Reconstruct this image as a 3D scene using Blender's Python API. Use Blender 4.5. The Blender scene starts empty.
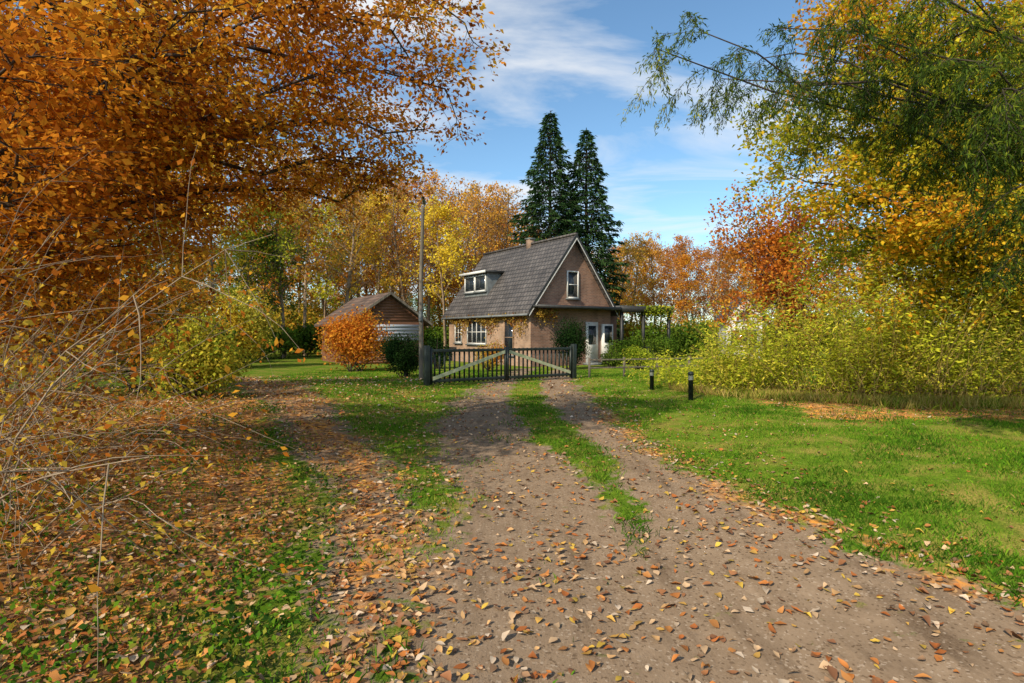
import bpy, math, random
import numpy as np
from mathutils import Vector
rng=np.random.default_rng(7); random.seed(7)
scene=bpy.context.scene
F=569.0
def P(px,py,D): return np.array([(px-512)/F*D, D, 1.6-(py-335)/F*D])
def smooth(a,b,x):
    t=np.clip((x-a)/(b-a),0,1); return t*t*(3-2*t)
def nz(v): return v/np.maximum(np.linalg.norm(v,axis=-1,keepdims=True),1e-9)
# ---------------------------------------------------------------- materials
def newmat(name):
    m=bpy.data.materials.new(name); m.use_nodes=True
    nt=m.node_tree; nt.nodes.clear()
    out=nt.nodes.new('ShaderNodeOutputMaterial'); return m,nt,out
def N(nt,t,**k):
    n=nt.nodes.new(t)
    for a,b in k.items():
        if a in n.inputs.keys(): n.inputs[a].default_value=b
        else: setattr(n,a,b)
    return n
def mixc(nt,fac,a,b,mode='MIX'):
    n=nt.nodes.new('ShaderNodeMix'); n.data_type='RGBA'; n.blend_type=mode
    for i,v in ((0,fac),(6,a),(7,b)):
        if hasattr(v,'is_linked') or hasattr(v,'links'): nt.links.new(v,n.inputs[i])
        elif i==0: n.inputs[0].default_value=v
        else: n.inputs[i].default_value=(*v,1) if len(v)==3 else v
    return n.outputs[2]
def math_(nt,op,a,b=0.0,clamp=False):
    n=nt.nodes.new('ShaderNodeMath'); n.operation=op; n.use_clamp=clamp
    for i,v in ((0,a),(1,b)):
        if hasattr(v,'links'): nt.links.new(v,n.inputs[i])
        else: n.inputs[i].default_value=v
    return n.outputs[0]
def leaf_mat(name,trans=0.4,rough=0.6,objvar=0.0,gloss=False):
    m,nt,out=newmat(name)
    at=N(nt,'ShaderNodeAttribute',attribute_name='Col')
    col=at.outputs['Color']
    if objvar>0:
        oi=nt.nodes.new('ShaderNodeObjectInfo')
        hs=nt.nodes.new('ShaderNodeHueSaturation')
        nt.links.new(math_(nt,'ADD',math_(nt,'MULTIPLY',oi.outputs['Random'],objvar),0.5-objvar*0.7),hs.inputs['Hue'])
        nt.links.new(math_(nt,'ADD',math_(nt,'MULTIPLY',oi.outputs['Random'],0.5),0.8),hs.inputs['Value'])
        nt.links.new(col,hs.inputs['Color']); col=hs.outputs['Color']
    if gloss:
        b=N(nt,'ShaderNodeBsdfPrincipled'); b.inputs['Roughness'].default_value=rough
        b.inputs['Specular IOR Level'].default_value=0.35; nt.links.new(col,b.inputs['Base Color'])
    else:
        b=nt.nodes.new('ShaderNodeBsdfDiffuse'); nt.links.new(col,b.inputs['Color'])
    t=nt.nodes.new('ShaderNodeBsdfTranslucent'); nt.links.new(col,t.inputs['Color'])
    mx=nt.nodes.new('ShaderNodeMixShader'); mx.inputs[0].default_value=trans
    nt.links.new(b.outputs[0],mx.inputs[1]); nt.links.new(t.outputs[0],mx.inputs[2])
    nt.links.new(mx.outputs[0],out.inputs[0]); return m
def simple_mat(name,c1,c2=None,scale=8,rough=0.8,bump=0.3,stretch=(1,1,1),detail=4,metal=0):
    m,nt,out=newmat(name)
    b=N(nt,'ShaderNodeBsdfPrincipled'); b.inputs['Roughness'].default_value=rough; b.inputs['Metallic'].default_value=metal
    tc=nt.nodes.new('ShaderNodeTexCoord'); mp=nt.nodes.new('ShaderNodeMapping'); mp.inputs['Scale'].default_value=stretch
    nt.links.new(tc.outputs['Object'],mp.inputs[0])
    no=N(nt,'ShaderNodeTexNoise'); no.inputs['Scale'].default_value=scale; no.inputs['Detail'].default_value=detail
    nt.links.new(mp.outputs[0],no.inputs['Vector'])
    c2=c2 or tuple(x*0.6 for x in c1)
    r=nt.nodes.new('ShaderNodeMapRange'); r.inputs[1].default_value=0.35; r.inputs[2].default_value=0.65
    nt.links.new(no.outputs[0],r.inputs[0])
    nt.links.new(mixc(nt,r.outputs[0],c2,c1),b.inputs['Base Color'])
    if bump>0:
        bp=nt.nodes.new('ShaderNodeBump'); bp.inputs['Strength'].default_value=bump; bp.inputs['Distance'].default_value=0.02
        nt.links.new(no.outputs[0],bp.inputs['Height']); nt.links.new(bp.outputs[0],b.inputs['Normal'])
    nt.links.new(b.outputs[0],out.inputs[0]); return m
def brick_mat(name,c1,c2,mortar,bw,bh,ms=0.012,roof=False,rough=0.85):
    m,nt,out=newmat(name)
    b=N(nt,'ShaderNodeBsdfPrincipled'); b.inputs['Roughness'].default_value=rough
    tc=nt.nodes.new('ShaderNodeTexCoord'); sp=nt.nodes.new('ShaderNodeSeparateXYZ'); nt.links.new(tc.outputs['Object'],sp.inputs[0])
    cb=nt.nodes.new('ShaderNodeCombineXYZ')
    if roof: nt.links.new(sp.outputs[1],cb.inputs[0])
    else: nt.links.new(math_(nt,'ADD',sp.outputs[0],sp.outputs[1]),cb.inputs[0])
    nt.links.new(sp.outputs[2],cb.inputs[1])
    bt=nt.nodes.new('ShaderNodeTexBrick'); nt.links.new(cb.outputs[0],bt.inputs['Vector'])
    bt.inputs['Scale'].default_value=1; bt.inputs['Brick Width'].default_value=bw; bt.inputs['Row Height'].default_value=bh
    bt.inputs['Mortar Size'].default_value=ms; bt.inputs['Mortar Smooth'].default_value=0.3
    bt.inputs['Color1'].default_value=(*c1,1); bt.inputs['Color2'].default_value=(*c2,1); bt.inputs['Mortar'].default_value=(*mortar,1)
    no=nt.nodes.new('ShaderNodeTexNoise'); no.inputs['Scale'].default_value=1.1; no.inputs['Detail'].default_value=8; nt.links.new(tc.outputs['Object'],no.inputs['Vector'])
    r=nt.nodes.new('ShaderNodeMapRange'); r.inputs[1].default_value=0.3; r.inputs[2].default_value=0.7; r.inputs[3].default_value=0.6; r.inputs[4].default_value=1.3
    nt.links.new(no.outputs[0],r.inputs[0])
    cc=nt.nodes.new('ShaderNodeCombineColor')
    for i in range(3): nt.links.new(r.outputs[0],cc.inputs[i])
    nt.links.new(mixc(nt,1.0,bt.outputs['Color'],cc.outputs[0],'MULTIPLY'),b.inputs['Base Color'])
    bp=nt.nodes.new('ShaderNodeBump'); bp.inputs['Strength'].default_value=0.5; bp.inputs['Distance'].default_value=0.02; bp.invert=True
    nt.links.new(bt.outputs['Fac'],bp.inputs['Height']); nt.links.new(bp.outputs[0],b.inputs['Normal'])
    nt.links.new(b.outputs[0],out.inputs[0]); return m
M_leaf=leaf_mat('leaf_foliage',0.45)
M_leafbg=leaf_mat('leaf_foliage_far',0.4,objvar=0.045)
M_needle=leaf_mat('needles',0.15)
M_litter=leaf_mat('fallen_leaf',0.1,0.6,gloss=True)
M_grass=leaf_mat('grass_blade',0.35)
M_bark=simple_mat('bark_dark',(0.075,0.052,0.035),(0.025,0.018,0.013),14,0.9,0.5,(1,1,0.25))
M_barkl=simple_mat('bark_grey',(0.36,0.25,0.15),(0.15,0.10,0.06),10,0.9,0.0,(1,1,0.3))
M_twig=simple_mat('twig',(0.36,0.27,0.17),(0.2,0.14,0.09),10,0.8,0.0)
M_stem=simple_mat('stem_ochre',(0.5,0.37,0.1),(0.3,0.2,0.06),6,0.8,0.0)
M_white=simple_mat('white_paint',(0.78,0.77,0.73),(0.66,0.65,0.6),5,0.5,0.05)
M_black=simple_mat('gate_paint',(0.022,0.032,0.026),(0.012,0.018,0.015),9,0.45,0.1)
M_pale=simple_mat('weathered_rail',(0.5,0.52,0.34),(0.32,0.36,0.2),9,0.7,0.1)
M_glass=simple_mat('window_glass',(0.03,0.04,0.05),(0.015,0.02,0.025),1.5,0.06,0.0)
M_brick=brick_mat('brick',(0.35,0.175,0.11),(0.22,0.11,0.075),(0.32,0.23,0.17),0.23,0.075)
M_brick2=brick_mat('brick_pale',(0.41,0.26,0.165),(0.31,0.19,0.12),(0.40,0.30,0.22),0.23,0.075)
M_roof=brick_mat('roof_tile',(0.125,0.11,0.10),(0.08,0.07,0.065),(0.03,0.028,0.026),0.28,0.24,0.03,roof=True,rough=0.6)
M_roof2=brick_mat('roof_shed',(0.17,0.11,0.08),(0.11,0.07,0.052),(0.05,0.035,0.03),0.4,0.2,0.02,roof=True)
M_wood=simple_mat('brown_boards',(0.26,0.115,0.055),(0.13,0.055,0.028),9,0.7,0.5,(0.4,0.4,6))
M_dark=simple_mat('dark_trim',(0.035,0.037,0.035),(0.02,0.02,0.02),8,0.5,0.05)
M_grey=simple_mat('cheek_grey',(0.2,0.22,0.22),(0.14,0.15,0.15),4,0.6,0.1)
M_pole=simple_mat('pole_wood',(0.2,0.17,0.13),(0.1,0.085,0.065),12,0.85,0.3,(1,1,.15))
M_blind=simple_mat('shutter',(0.42,0.46,0.5),(0.3,0.33,0.37),6,0.6,0.2,(0.1,0.1,10))
# ---------------------------------------------------------------- mesh builder
class MB:
    def __init__(s): s.v=[];s.c=[];s.f=[];s.n=0
    def add(s,v,f,mat=0,col=None):
        v=np.asarray(v,float).reshape(-1,3); f=np.asarray(f,int)
        if len(v)==0: return
        s.v.append(v)
        if col is None: col=np.ones((len(v),3))*0.5
        s.c.append(col); s.f.append((f+s.n,mat)); s.n+=len(v)
    def mesh(s,name,mats,smooth_=False):
        me=bpy.data.meshes.new(name); V=np.concatenate(s.v); C=np.concatenate(s.c)
        me.vertices.add(len(V)); me.vertices.foreach_set('co',V.astype(np.float32).ravel())
        lv=np.concatenate([f.ravel() for f,m in s.f]); tot=np.concatenate([np.full(len(f),f.shape[1]) for f,m in s.f])
        mi=np.concatenate([np.full(len(f),m) for f,m in s.f])
        me.loops.add(len(lv)); me.loops.foreach_set('vertex_index',lv.astype(np.int32))
        me.polygons.add(len(tot)); st=np.concatenate([[0],np.cumsum(tot)[:-1]])
        me.polygons.foreach_set('loop_start',st.astype(np.int32)); me.polygons.foreach_set('loop_total',tot.astype(np.int32))
        me.polygons.foreach_set('material_index',mi.astype(np.int32))
        if smooth_: me.polygons.foreach_set('use_smooth',np.ones(len(tot),bool))
        for m in mats: me.materials.append(m)
        at=me.color_attributes.new('Col','FLOAT_COLOR','POINT')
        at.data.foreach_set('color',np.concatenate([C,np.ones((len(C),1))],1).astype(np.float32).ravel())
        me.update(calc_edges=True); return me
    def obj(s,name,mats,parent=None,smooth_=False):
        o=bpy.data.objects.new(name,s.mesh(name,mats,smooth_)); scene.collection.objects.link(o)
        if parent: o.parent=parent
        return o
def empty(name,loc=(0,0,0),rz=0):
    o=bpy.data.objects.new(name,None); o.location=loc; o.rotation_euler=(0,0,rz); scene.collection.objects.link(o); return o
def tubes(mb,segs,sides=5,mat=0):
    if not segs: return
    A=np.array([np.concatenate([a,b,[r,q]]) for a,b,r,q in segs]); p0=A[:,:3];p1=A[:,3:6];r0=A[:,6];r1=A[:,7]
    d=nz(p1-p0); ref=np.where(np.abs(d[:,2:3])<0.9,[[0,0,1.]],[[1.,0,0]]); u=nz(np.cross(d,ref)); w=np.cross(d,u)
    n=len(A); an=np.arange(sides)*2*np.pi/sides
    ring=np.cos(an)[None,:,None]*u[:,None]+np.sin(an)[None,:,None]*w[:,None]
    V=np.concatenate([p0[:,None]+ring*r0[:,None,None],p1[:,None]+ring*r1[:,None,None]],1)
    k=np.arange(sides); kn=(k+1)%sides
    f=np.stack([k,kn,kn+sides,k+sides],1)
    Fc=(f[None]+(np.arange(n)*2*sides)[:,None,None]).reshape(-1,4)
    mb.add(V.reshape(-1,3),Fc,mat)
def leaves(mb,C,L,pal,mat=1,aspect=0.6,axis=None,nrm=None,flat=0.5,clump=0.8,fold=0.12,wts=None,jit=0.25):
    C=np.asarray(C,float); n=len(C)
    if n==0: return
    L=L*rng.uniform(0.6,1.25,n)
    a=nz(rng.normal(size=(n,3))*(1.0 if axis is None else 0.5)+(0 if axis is None else axis))
    nn=nz(rng.normal(size=(n,3))*(1-flat)+np.array([0,0,1.0])*flat if nrm is None else nrm+rng.normal(size=(n,3))*0.4)
    b=nz(np.cross(nn,a)); nn=np.cross(a,b)
    W=L*aspect/2; Lc=L[:,None]
    v=np.stack([C,C+a*Lc*.45+b*W[:,None]+nn*Lc*fold,C+a*Lc,C+a*Lc*.45-b*W[:,None]+nn*Lc*fold],1)
    pal=np.array(pal); k=len(pal)
    s=np.sin(C[:,0]*clump*2.1+1.3*np.sin(C[:,1]*clump*1.7)+C[:,2]*clump*1.9)*0.5+0.5
    idx=np.clip((s*0.55+rng.random(n)*0.45)*k,0,k-1).astype(int)
    if wts is not None:
        idx=np.where(rng.random(n)<0.5,idx,rng.choice(k,n,p=np.array(wts)/sum(wts)))
    col=pal[idx]*rng.uniform(1-jit,1+jit,(n,1))
    col=np.repeat(col,4,0)
    mb.add(v.reshape(-1,3),np.arange(n*4).reshape(-1,4),mat,col)
def wander(p,d,L,r,n,up=0.0,jit=0.15,rend=0.25):
    pts=[np.array(p,float)]; rs=[r]; d=nz(np.array(d,float))
    for i in range(n):
        d=nz(d+rng.normal(size=3)*jit+np.array([0,0,up])); pts.append(pts[-1]+d*L/n); rs.append(r*(1-(1-rend)*(i+1)/n))
    return pts,rs
def addpath(segs,pts,rs):
    for i in range(len(pts)-1): segs.append((pts[i],pts[i+1],rs[i],rs[i+1]))
# ---------------------------------------------------------------- ground
def h(x,y):
    x=np.asarray(x,float);y=np.asarray(y,float)
    near=1-smooth(14,22,y)
    b=0.30*smooth(-1.6,-5.5,x)+0.10*smooth(2.6,5.0,x)
    n=0.02*np.sin(x*1.9+y*0.7)+0.015*np.sin(y*2.3-x*1.1)+0.01*np.sin(x*5.1+1)*np.sin(y*4.3)
    return near*(b+n)
Re=lambda y:np.interp(y,[-5,2,3.4,4,5.5,8,14,20,27],[4.5,3.9,3.1,2.75,2.2,1.95,1.95,2.15,3.0])
Le=lambda y:np.interp(y,[-5,2.6,3.4,4.9,6.3,9.6,14,18,27],[-.6,-.7,-.74,-.5,-.75,-1.4,-1.4,-1.0,0.2])
Cs=lambda y:np.interp(y,[4.5,5.5,6.7,8.7,15,20,27],[1.0,1.02,1.05,.75,.32,.6,1.6])+.05*np.sin(y*2.7)
Ws=lambda y:np.interp(y,[4.1,5.2,6.7,8.7,15,20],[-.1,.10,.22,.42,.46,.42])+.05*np.sin(y*3.9)+.04*np.sin(y*9)
Tc=lambda y:np.interp(y,[2,3.5,4.9,7.9,12,18,25],[-0.7,-.9,-1.05,-2.5,-4.6,-8.2,-14])
Tw=lambda y:np.interp(y,[2,5,9,18],[.3,.45,.65,1.1])
def masks(x,y):
    wob=.10*np.sin(y*2.1+x)+.07*np.sin(y*5.3+1)
    main=np.minimum(x-Le(y),Re(y)-x)+wob; main=np.where(y>27.5,-1,main)
    strip=Ws(y)-np.abs(x-Cs(y)); strip=np.where(y<4.0,-1,strip)
    tr=Tw(y)-np.abs(x-Tc(y))+wob; tr=np.where(y>22,-1,tr)
    pth=np.maximum(np.clip(main/0.7+0.5,0,1)*(1-np.clip(strip/0.4+0.5,0,1)),np.clip(tr/0.6+0.5,0,1)*0.9)
    left=smooth(0.2,-1.2,x-(Tc(y)-0.3))*(1-smooth(10,16,y))
    track=np.clip(tr/0.6+0.5,0,1)*(1-smooth(16,24,y))
    right=smooth(0,1.5,x-(4.2+y*0.05))*smooth(9.0,10.6,y)*(1-smooth(14,22,y))
    edge=np.exp(-((Re(y)-x)/.4)**2)*.5*(1-smooth(10,16,y))
    mid=np.clip((Tc(y)-x)/-0.5,0,1)*np.clip((Le(y)-x)/.5+.5,0,1)*(1-smooth(10,18,y))*0.22
    far=.3*(x<-2)*smooth(9,12,y)*(1-smooth(20,30,y))
    lit=np.clip(np.maximum.reduce([left,track*.6,right*.75,mid,edge,far]),0,1)
    return pth,lit
def axis_coords(a,b,da,lo,hi,g=1.22):
    c=list(np.arange(a,b,da)); s=da; v=c[-1]
    while v<hi: s*=g; v+=s; c.append(v)
    s=da; v=c[0]; pre=[]
    while v>lo: s*=g; v-=s; pre.append(v)
    return np.array(pre[::-1]+c)
gx=axis_coords(-10,12,0.1,-700,700); gy=axis_coords(1.5,26,0.1,-150,1500)
X,Y=np.meshgrid(gx,gy); Z=h(X,Y)
V=np.stack([X.ravel(),Y.ravel(),Z.ravel()],1); nx=len(gx);ny=len(gy)
i,j=np.meshgrid(np.arange(nx-1),np.arange(ny-1)); q=(j*nx+i).ravel()
pm,lm=masks(V[:,0],V[:,1])
mb=MB(); mb.add(V,np.stack([q,q+1,q+1+nx,q+nx],1),0,np.stack([pm,lm,0*pm],1))
m,nt,out=newmat('ground_soil_grass')
at=N(nt,'ShaderNodeAttribute',attribute_name='Col'); sp=nt.nodes.new('ShaderNodeSeparateColor'); nt.links.new(at.outputs['Color'],sp.inputs[0])
tc=nt.nodes.new('ShaderNodeTexCoord')
def noise(sc,det=4,rough=0.6,vec=None):
    n=nt.nodes.new('ShaderNodeTexNoise'); n.inputs['Scale'].default_value=sc; n.inputs['Detail'].default_value=det; n.inputs['Roughness'].default_value=rough
    nt.links.new(vec or tc.outputs['Object'],n.inputs['Vector']); return n.outputs[0]
def rng_(v,a,b,c=0,d=1):
    r=nt.nodes.new('ShaderNodeMapRange'); nt.links.new(v,r.inputs[0])
    for k,w in enumerate((a,b,c,d)): r.inputs[k+1].default_value=w
    return r.outputs[0]
mpn=nt.nodes.new('ShaderNodeMapping'); mpn.inputs['Scale'].default_value=(2.4,.45,1); mpn.inputs['Rotation'].default_value=(0,0,.12); nt.links.new(tc.outputs['Object'],mpn.inputs[0])
n1=noise(1.3);n2=noise(9);n3=noise(70,3,.7);n5=noise(3.5,7,0.7); n6=noise(1.6,5,.65,mpn.outputs[0])
grass=mixc(nt,rng_(n2,.35,.65),(0.07,0.13,0.012),(0.16,0.26,0.02)); grass=mixc(nt,rng_(n1,.46,.64),grass,(0.30,0.24,0.06)); grass=mixc(nt,rng_(n3,.35,.6),(0.05,0.08,0.01),grass)
soil=mixc(nt,rng_(n5,.3,.7),(0.125,0.085,0.054),(0.28,0.205,0.14)); soil=mixc(nt,rng_(n6,.36,.62),soil,(0.205,0.148,0.10)); soil=mixc(nt,rng_(n6,.52,.68,0,.85),soil,(0.085,0.057,0.037))
vo=nt.nodes.new('ShaderNodeTexVoronoi'); vo.inputs['Scale'].default_value=75; nt.links.new(tc.outputs['Object'],vo.inputs['Vector'])
soil=mixc(nt,rng_(n3,.3,.7,.0,.3),soil,(0.30,0.225,0.155))
sv=nt.nodes.new('ShaderNodeSeparateColor'); nt.links.new(vo.outputs['Color'],sv.inputs[0])
soil=mixc(nt,rng_(sv.outputs[0],.92,.95,0,.5),soil,(0.38,0.31,0.24)); soil=mixc(nt,rng_(sv.outputs[1],.90,.95,0,.6),soil,(0.07,0.045,0.028))
v2=nt.nodes.new('ShaderNodeTexVoronoi'); v2.inputs['Scale'].default_value=17; nt.links.new(tc.outputs['Object'],v2.inputs['Vector'])
s2=nt.nodes.new('ShaderNodeSeparateColor'); nt.links.new(v2.outputs['Color'],s2.inputs[0])
lit=mixc(nt,s2.outputs[0],(0.2,0.09,0.03),(0.5,0.27,0.11)); lit=mixc(nt,rng_(s2.outputs[1],.65,.75),lit,(0.6,0.26,0.05)); lit=mixc(nt,rng_(n2,.3,.5),(0.09,0.055,0.03),lit)
pe=math_(nt,'ADD',sp.outputs[0],rng_(n5,.3,.7,-.45,.45)); pe=rng_(math_(nt,'ADD',pe,rng_(n2,.3,.7,-.3,.3)),.35,.65)
le=math_(nt,'ADD',sp.outputs[1],rng_(n5,.3,.7,-.3,.3)); le=rng_(math_(nt,'ADD',le,rng_(n1,.3,.7,-.25,.25)),.4,.7)
c=mixc(nt,pe,grass,soil); c=mixc(nt,le,c,lit)
b=N(nt,'ShaderNodeBsdfDiffuse'); b.inputs['Roughness'].default_value=0.9
nt.links.new(c,b.inputs['Color'])
bp=nt.nodes.new('ShaderNodeBump'); bp.inputs['Strength'].default_value=0.8; bp.inputs['Distance'].default_value=0.035
hh=math_(nt,'ADD',n5,math_(nt,'ADD',math_(nt,'MULTIPLY',n3,.3),math_(nt,'MULTIPLY',n6,1.0))); nt.links.new(hh,bp.inputs['Height']); nt.links.new(bp.outputs[0],b.inputs['Normal'])
nt.links.new(b.outputs[0],out.inputs[0])
mb.obj('ground',[m],smooth_=True)
# ---------------------------------------------------------------- grass blades
def sampler(n,x0,x1,y0,y1,pw=1.0):
    u=rng.random(n)
    y=y0*(y1/y0)**u
    x=x0+(x1-x0)*rng.random(n)
    return x,y
def patch(x,y): return np.sin(x*2.1+1.7*np.sin(y*1.3))*np.sin(y*1.9-x*.8)+.6*np.sin(x*5.3+y*3.1)*np.sin(y*6.1-x*2)
def big(x,y): return np.sin(x*.83+1.9*np.sin(y*.47+1))*np.sin(y*.71-x*.35+2)
def blades(n,x0,x1,y0,y1,hh,pal,maskf,name,wid=0.005):
    x,y=sampler(n,x0,x1,y0,y1); k=maskf(x,y)>rng.random(n); x=x[k];y=y[k];n=len(x)
    pt=patch(x,y); bg_=big(x,y)
    H=hh*rng.uniform(.4,1.3,n)*(.85+.3*pt); H=np.maximum(H,.012); an=rng.random(n)*6.28; ln=rng.uniform(.2,1.0,n)*H
    sc=np.maximum(1,y/5.0)**0.8; w=wid*sc; z=h(x,y)
    base=np.stack([x,y,z-0.004],1); s=np.stack([np.cos(an),np.sin(an),0*an],1); a2=rng.random(n)*6.28; l=np.stack([np.cos(a2),np.sin(a2),0*an],1)
    up=np.array([0,0,1.])
    v=np.stack([base-s*w[:,None],base+s*w[:,None],base+up*(H*.55)[:,None]+l*(ln*.35)[:,None]+s*(w*.7)[:,None],base+up*H[:,None]+l*ln[:,None]],1)
    pal=np.array(pal); t=np.clip(.40-.2*pt+.28*bg_+rng.normal(size=n)*.2,0,.999)
    col=pal[(t*len(pal)).astype(int)]*rng.uniform(.7,1.3,(n,1)); col=np.repeat(col,4,0)
    mb=MB(); mb.add(v.reshape(-1,3),np.arange(n*4).reshape(-1,4),0,col); return mb.obj(name,[M_grass])
GP=[(0.06,0.15,0.012),(0.09,0.22,0.014),(0.14,0.31,0.018),(0.22,0.37,0.025),(0.34,0.36,0.05),(0.40,0.31,0.09)]
def gm_right(x,y):
    p,l=masks(x,y); nn=patch(x,y)
    return np.clip(.82-p*1.35+nn*.4-.25*big(x,y),0,1)*(1-l*.8)*(x>0.3)
def gm_left(x,y):
    p,l=masks(x,y); nn=np.sin(x*2.9+y*1.7)*np.sin(y*2.3-x*1.3)
    midz=(x>Tc(y)+.15)
    return np.where(midz,np.clip(.85+nn*.4-p*.95,0,1),np.clip(0.5+nn*.8-p*.6,0,1)*.5)
blades(310000,0.2,13,2.4,26,0.05,GP,gm_right,'lawn_grass',0.0033)
blades(150000,-9,0.3,2.3,26,0.055,GP,gm_left,'verge_grass',0.0035)
# ---------------------------------------------------------------- fallen leaves
def litter(n,x0,x1,y0,y1,dens,size,pal,name,lift=0.010):
    x,y=sampler(n,x0,x1,y0,y1); k=dens(x,y)>rng.random(n); x=x[k];y=y[k];n=len(x)
    S=size*rng.uniform(.45,1.3,n)*np.maximum(1,y/9)**.5; an=rng.random(n)*6.28
    z=h(x,y)+lift*rng.uniform(.3,1.8,n)+np.where(x<Tc(y)-.3,rng.random(n)*.07,0)
    t=np.linspace(0,1,5); wd=np.array([.06,.75,1,.72,.03]); g=np.array([-1,0,1])
    lx=np.repeat(t-.5,3)[None]*np.ones((n,1)); ly=(wd[:,None]*g[None]*0.31).ravel()[None]*rng.uniform(.7,1.3,(n,1))
    cu=rng.uniform(-.5,.9,(n,1)); cv=rng.uniform(-.2,1.6,(n,1)); lz=cu*lx**2+cv*ly**2*2+rng.normal(size=lx.shape)*.025
    ly=ly+rng.uniform(-.5,.5,(n,1))*lx**2
    tl=rng.normal(size=(n,1))*.22; t2=rng.normal(size=(n,1))*.22; lz=lz+lx*tl+ly*t2; lz=lz-lz.min(axis=1,keepdims=True)*.8
    ca=np.cos(an)[:,None];sa=np.sin(an)[:,None]; s=S[:,None]
    v=np.stack([x[:,None]+(lx*ca-ly*sa)*s,y[:,None]+(lx*sa+ly*ca)*s,z[:,None]+lz*s],2)
    f=[]
    for a in range(4):
        for c_ in range(2): q=a*3+c_; f.append([q,q+1,q+4,q+3])
    f=np.array(f); Fc=(f[None]+(np.arange(n)*15)[:,None,None]).reshape(-1,4)
    pal=np.array(pal); col=pal[rng.integers(0,len(pal),n)]*rng.uniform(.6,1.2,(n,1))
    mb=MB(); mb.add(v.reshape(-1,3),Fc,0,np.repeat(col,15,0)); return mb.obj(name,[M_litter],smooth_=True)
LP=[(0.55,0.23,0.06),(0.5,0.18,0.04),(0.62,0.36,0.15),(0.38,0.16,0.06),(0.68,0.45,0.25),(0.28,0.12,0.05),(0.58,0.33,0.07),(0.62,0.48,0.34),(0.45,0.14,0.03),(0.65,0.42,0.06),(0.33,0.19,0.1)]
def dn(x,y):
    p,l=masks(x,y); nn=.5+.5*np.sin(x*2.7+1.1*np.sin(y*2.1))*np.sin(y*1.9+x)
    return np.clip(.09+l*(.5+.6*nn)+.2*nn*(p>.5)*(x<2.3)+.05*nn,0,1)
litter(68000,-10,3.5,2.2,22,dn,0.054,LP,'fallen_leaves')
litter(11000,2.3,14,2.4,20,lambda x,y:np.clip(.15+masks(x,y)[1],0,1),0.05,LP,'fallen_leaves')
# ---------------------------------------------------------------- low weeds on the left verge
WP=[(0.05,0.14,0.015),(0.09,0.22,0.02),(0.16,0.30,0.02),(0.035,0.09,0.015),(0.3,0.3,0.04)]
mb=MB(); C=[]
for k in range(300):
    y=2.3*(11/2.3)**random.random(); x=Tc(y)-.35-random.random()**1.3*(.8+y*.6)
    r=random.uniform(.05,.17); n=int(10+r*120)
    p=rng.normal(size=(n,3))*[r,r,.025]; p[:,2]=np.abs(p[:,2])+random.uniform(.02,.11)
    p[:,0]+=x;p[:,1]+=y;p[:,2]+=h(p[:,0],p[:,1]); C.append(p)
C=np.concatenate(C); leaves(mb,C,0.04,WP,0,0.65,flat=.6,clump=1.2)
mb.obj('verge_weeds',[M_leaf])
# ---------------------------------------------------------------- limbed trees
def limbed_tree(name,trunk_pts,trunk_r,targets,pal,leafL,nside,ntwig,perpt,mats,sideL=1.3,twigL=.5,flat=.6,wts=None,aspect=.62,r_limb=.045,startf=.25,droop=0.0,clump=.8,side_r=.010,spread=.035,taperL=.45):
    mb=MB(); segs=[]; fine=[]; pts=[]; ax=[]
    trunk_pts=[np.array(t,float) for t in trunk_pts]
    n=len(trunk_pts); addpath(segs,trunk_pts,[trunk_r*(1-.6*i/(n-1)) for i in range(n)])
    for T in targets:
        T=np.array(T,float)
        zs=np.array([t[2] for t in trunk_pts]); zt=min(max(T[2]*0.72-.3,zs[0]+.8),zs[-1])
        S=np.array([np.interp(zt,zs,[t[k] for t in trunk_pts]) for k in range(3)])
        Lg=np.linalg.norm(T-S); K=9; lp=[]
        perp=rng.normal(size=3)*.06*Lg
        for i in range(K+1):
            t=i/K; lp.append(S+(T-S)*t+perp*math.sin(t*3.14)+np.array([0,0,.07*Lg*math.sin(t*3.14)])+(rng.normal(size=3)*.02*Lg if 0<i<K else 0))
        addpath(segs,lp,[r_limb*(1-.9*i/K)+.004 for i in range(K+1)])
        for s in range(nside+1):
            t=startf+(1-startf)*min(1,(s+rng.random())/nside); f=t*K; i=min(int(f),K-1); b0=lp[i]+(lp[i+1]-lp[i])*(f-i)
            d=nz(lp[i+1]-lp[i]); sgn=1 if s%2 else -1
            sd=nz(np.cross(d,[0,0,1]))*sgn; dd=nz(d*.6+sd*.9+rng.normal(size=3)*.35+np.array([0,0,.05-droop]))
            L=sideL*rng.uniform(.5,1.1)*(1.15-taperL*t); sp_,sr=wander(b0,dd,L,side_r,5,-.02-droop*.3,.13); addpath(fine,sp_,sr)
            for w in range(ntwig):
                tt=(w+1)/ntwig*5; ii=min(int(tt),4); c0=sp_[ii]+(sp_[ii+1]-sp_[ii])*min(tt-ii,1)
                d2=nz(sp_[ii+1]-sp_[ii]); s2=nz(np.cross(d2,[0,0,1]))*(1 if w%2 else -1)
                tp,tr_=wander(c0,nz(d2*.7+s2*.8+rng.normal(size=3)*.25+np.array([0,0,-droop])),twigL*rng.uniform(.6,1.2),.004,4,-.03-droop*.5,.15)
                addpath(fine,tp,tr_)
                for z in range(4):
                    for q_ in range(perpt):
                        pts.append(tp[z]+(tp[z+1]-tp[z])*rng.random()+rng.normal(size=3)*spread); ax.append(nz(tp[z+1]-tp[z]))
    tubes(mb,segs,7,0); tubes(mb,fine,3,0)
    leaves(mb,np.array(pts),leafL,pal,1,aspect,axis=np.array(ax),flat=flat,wts=wts,clump=clump)
    return mb.obj(name,mats)
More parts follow.
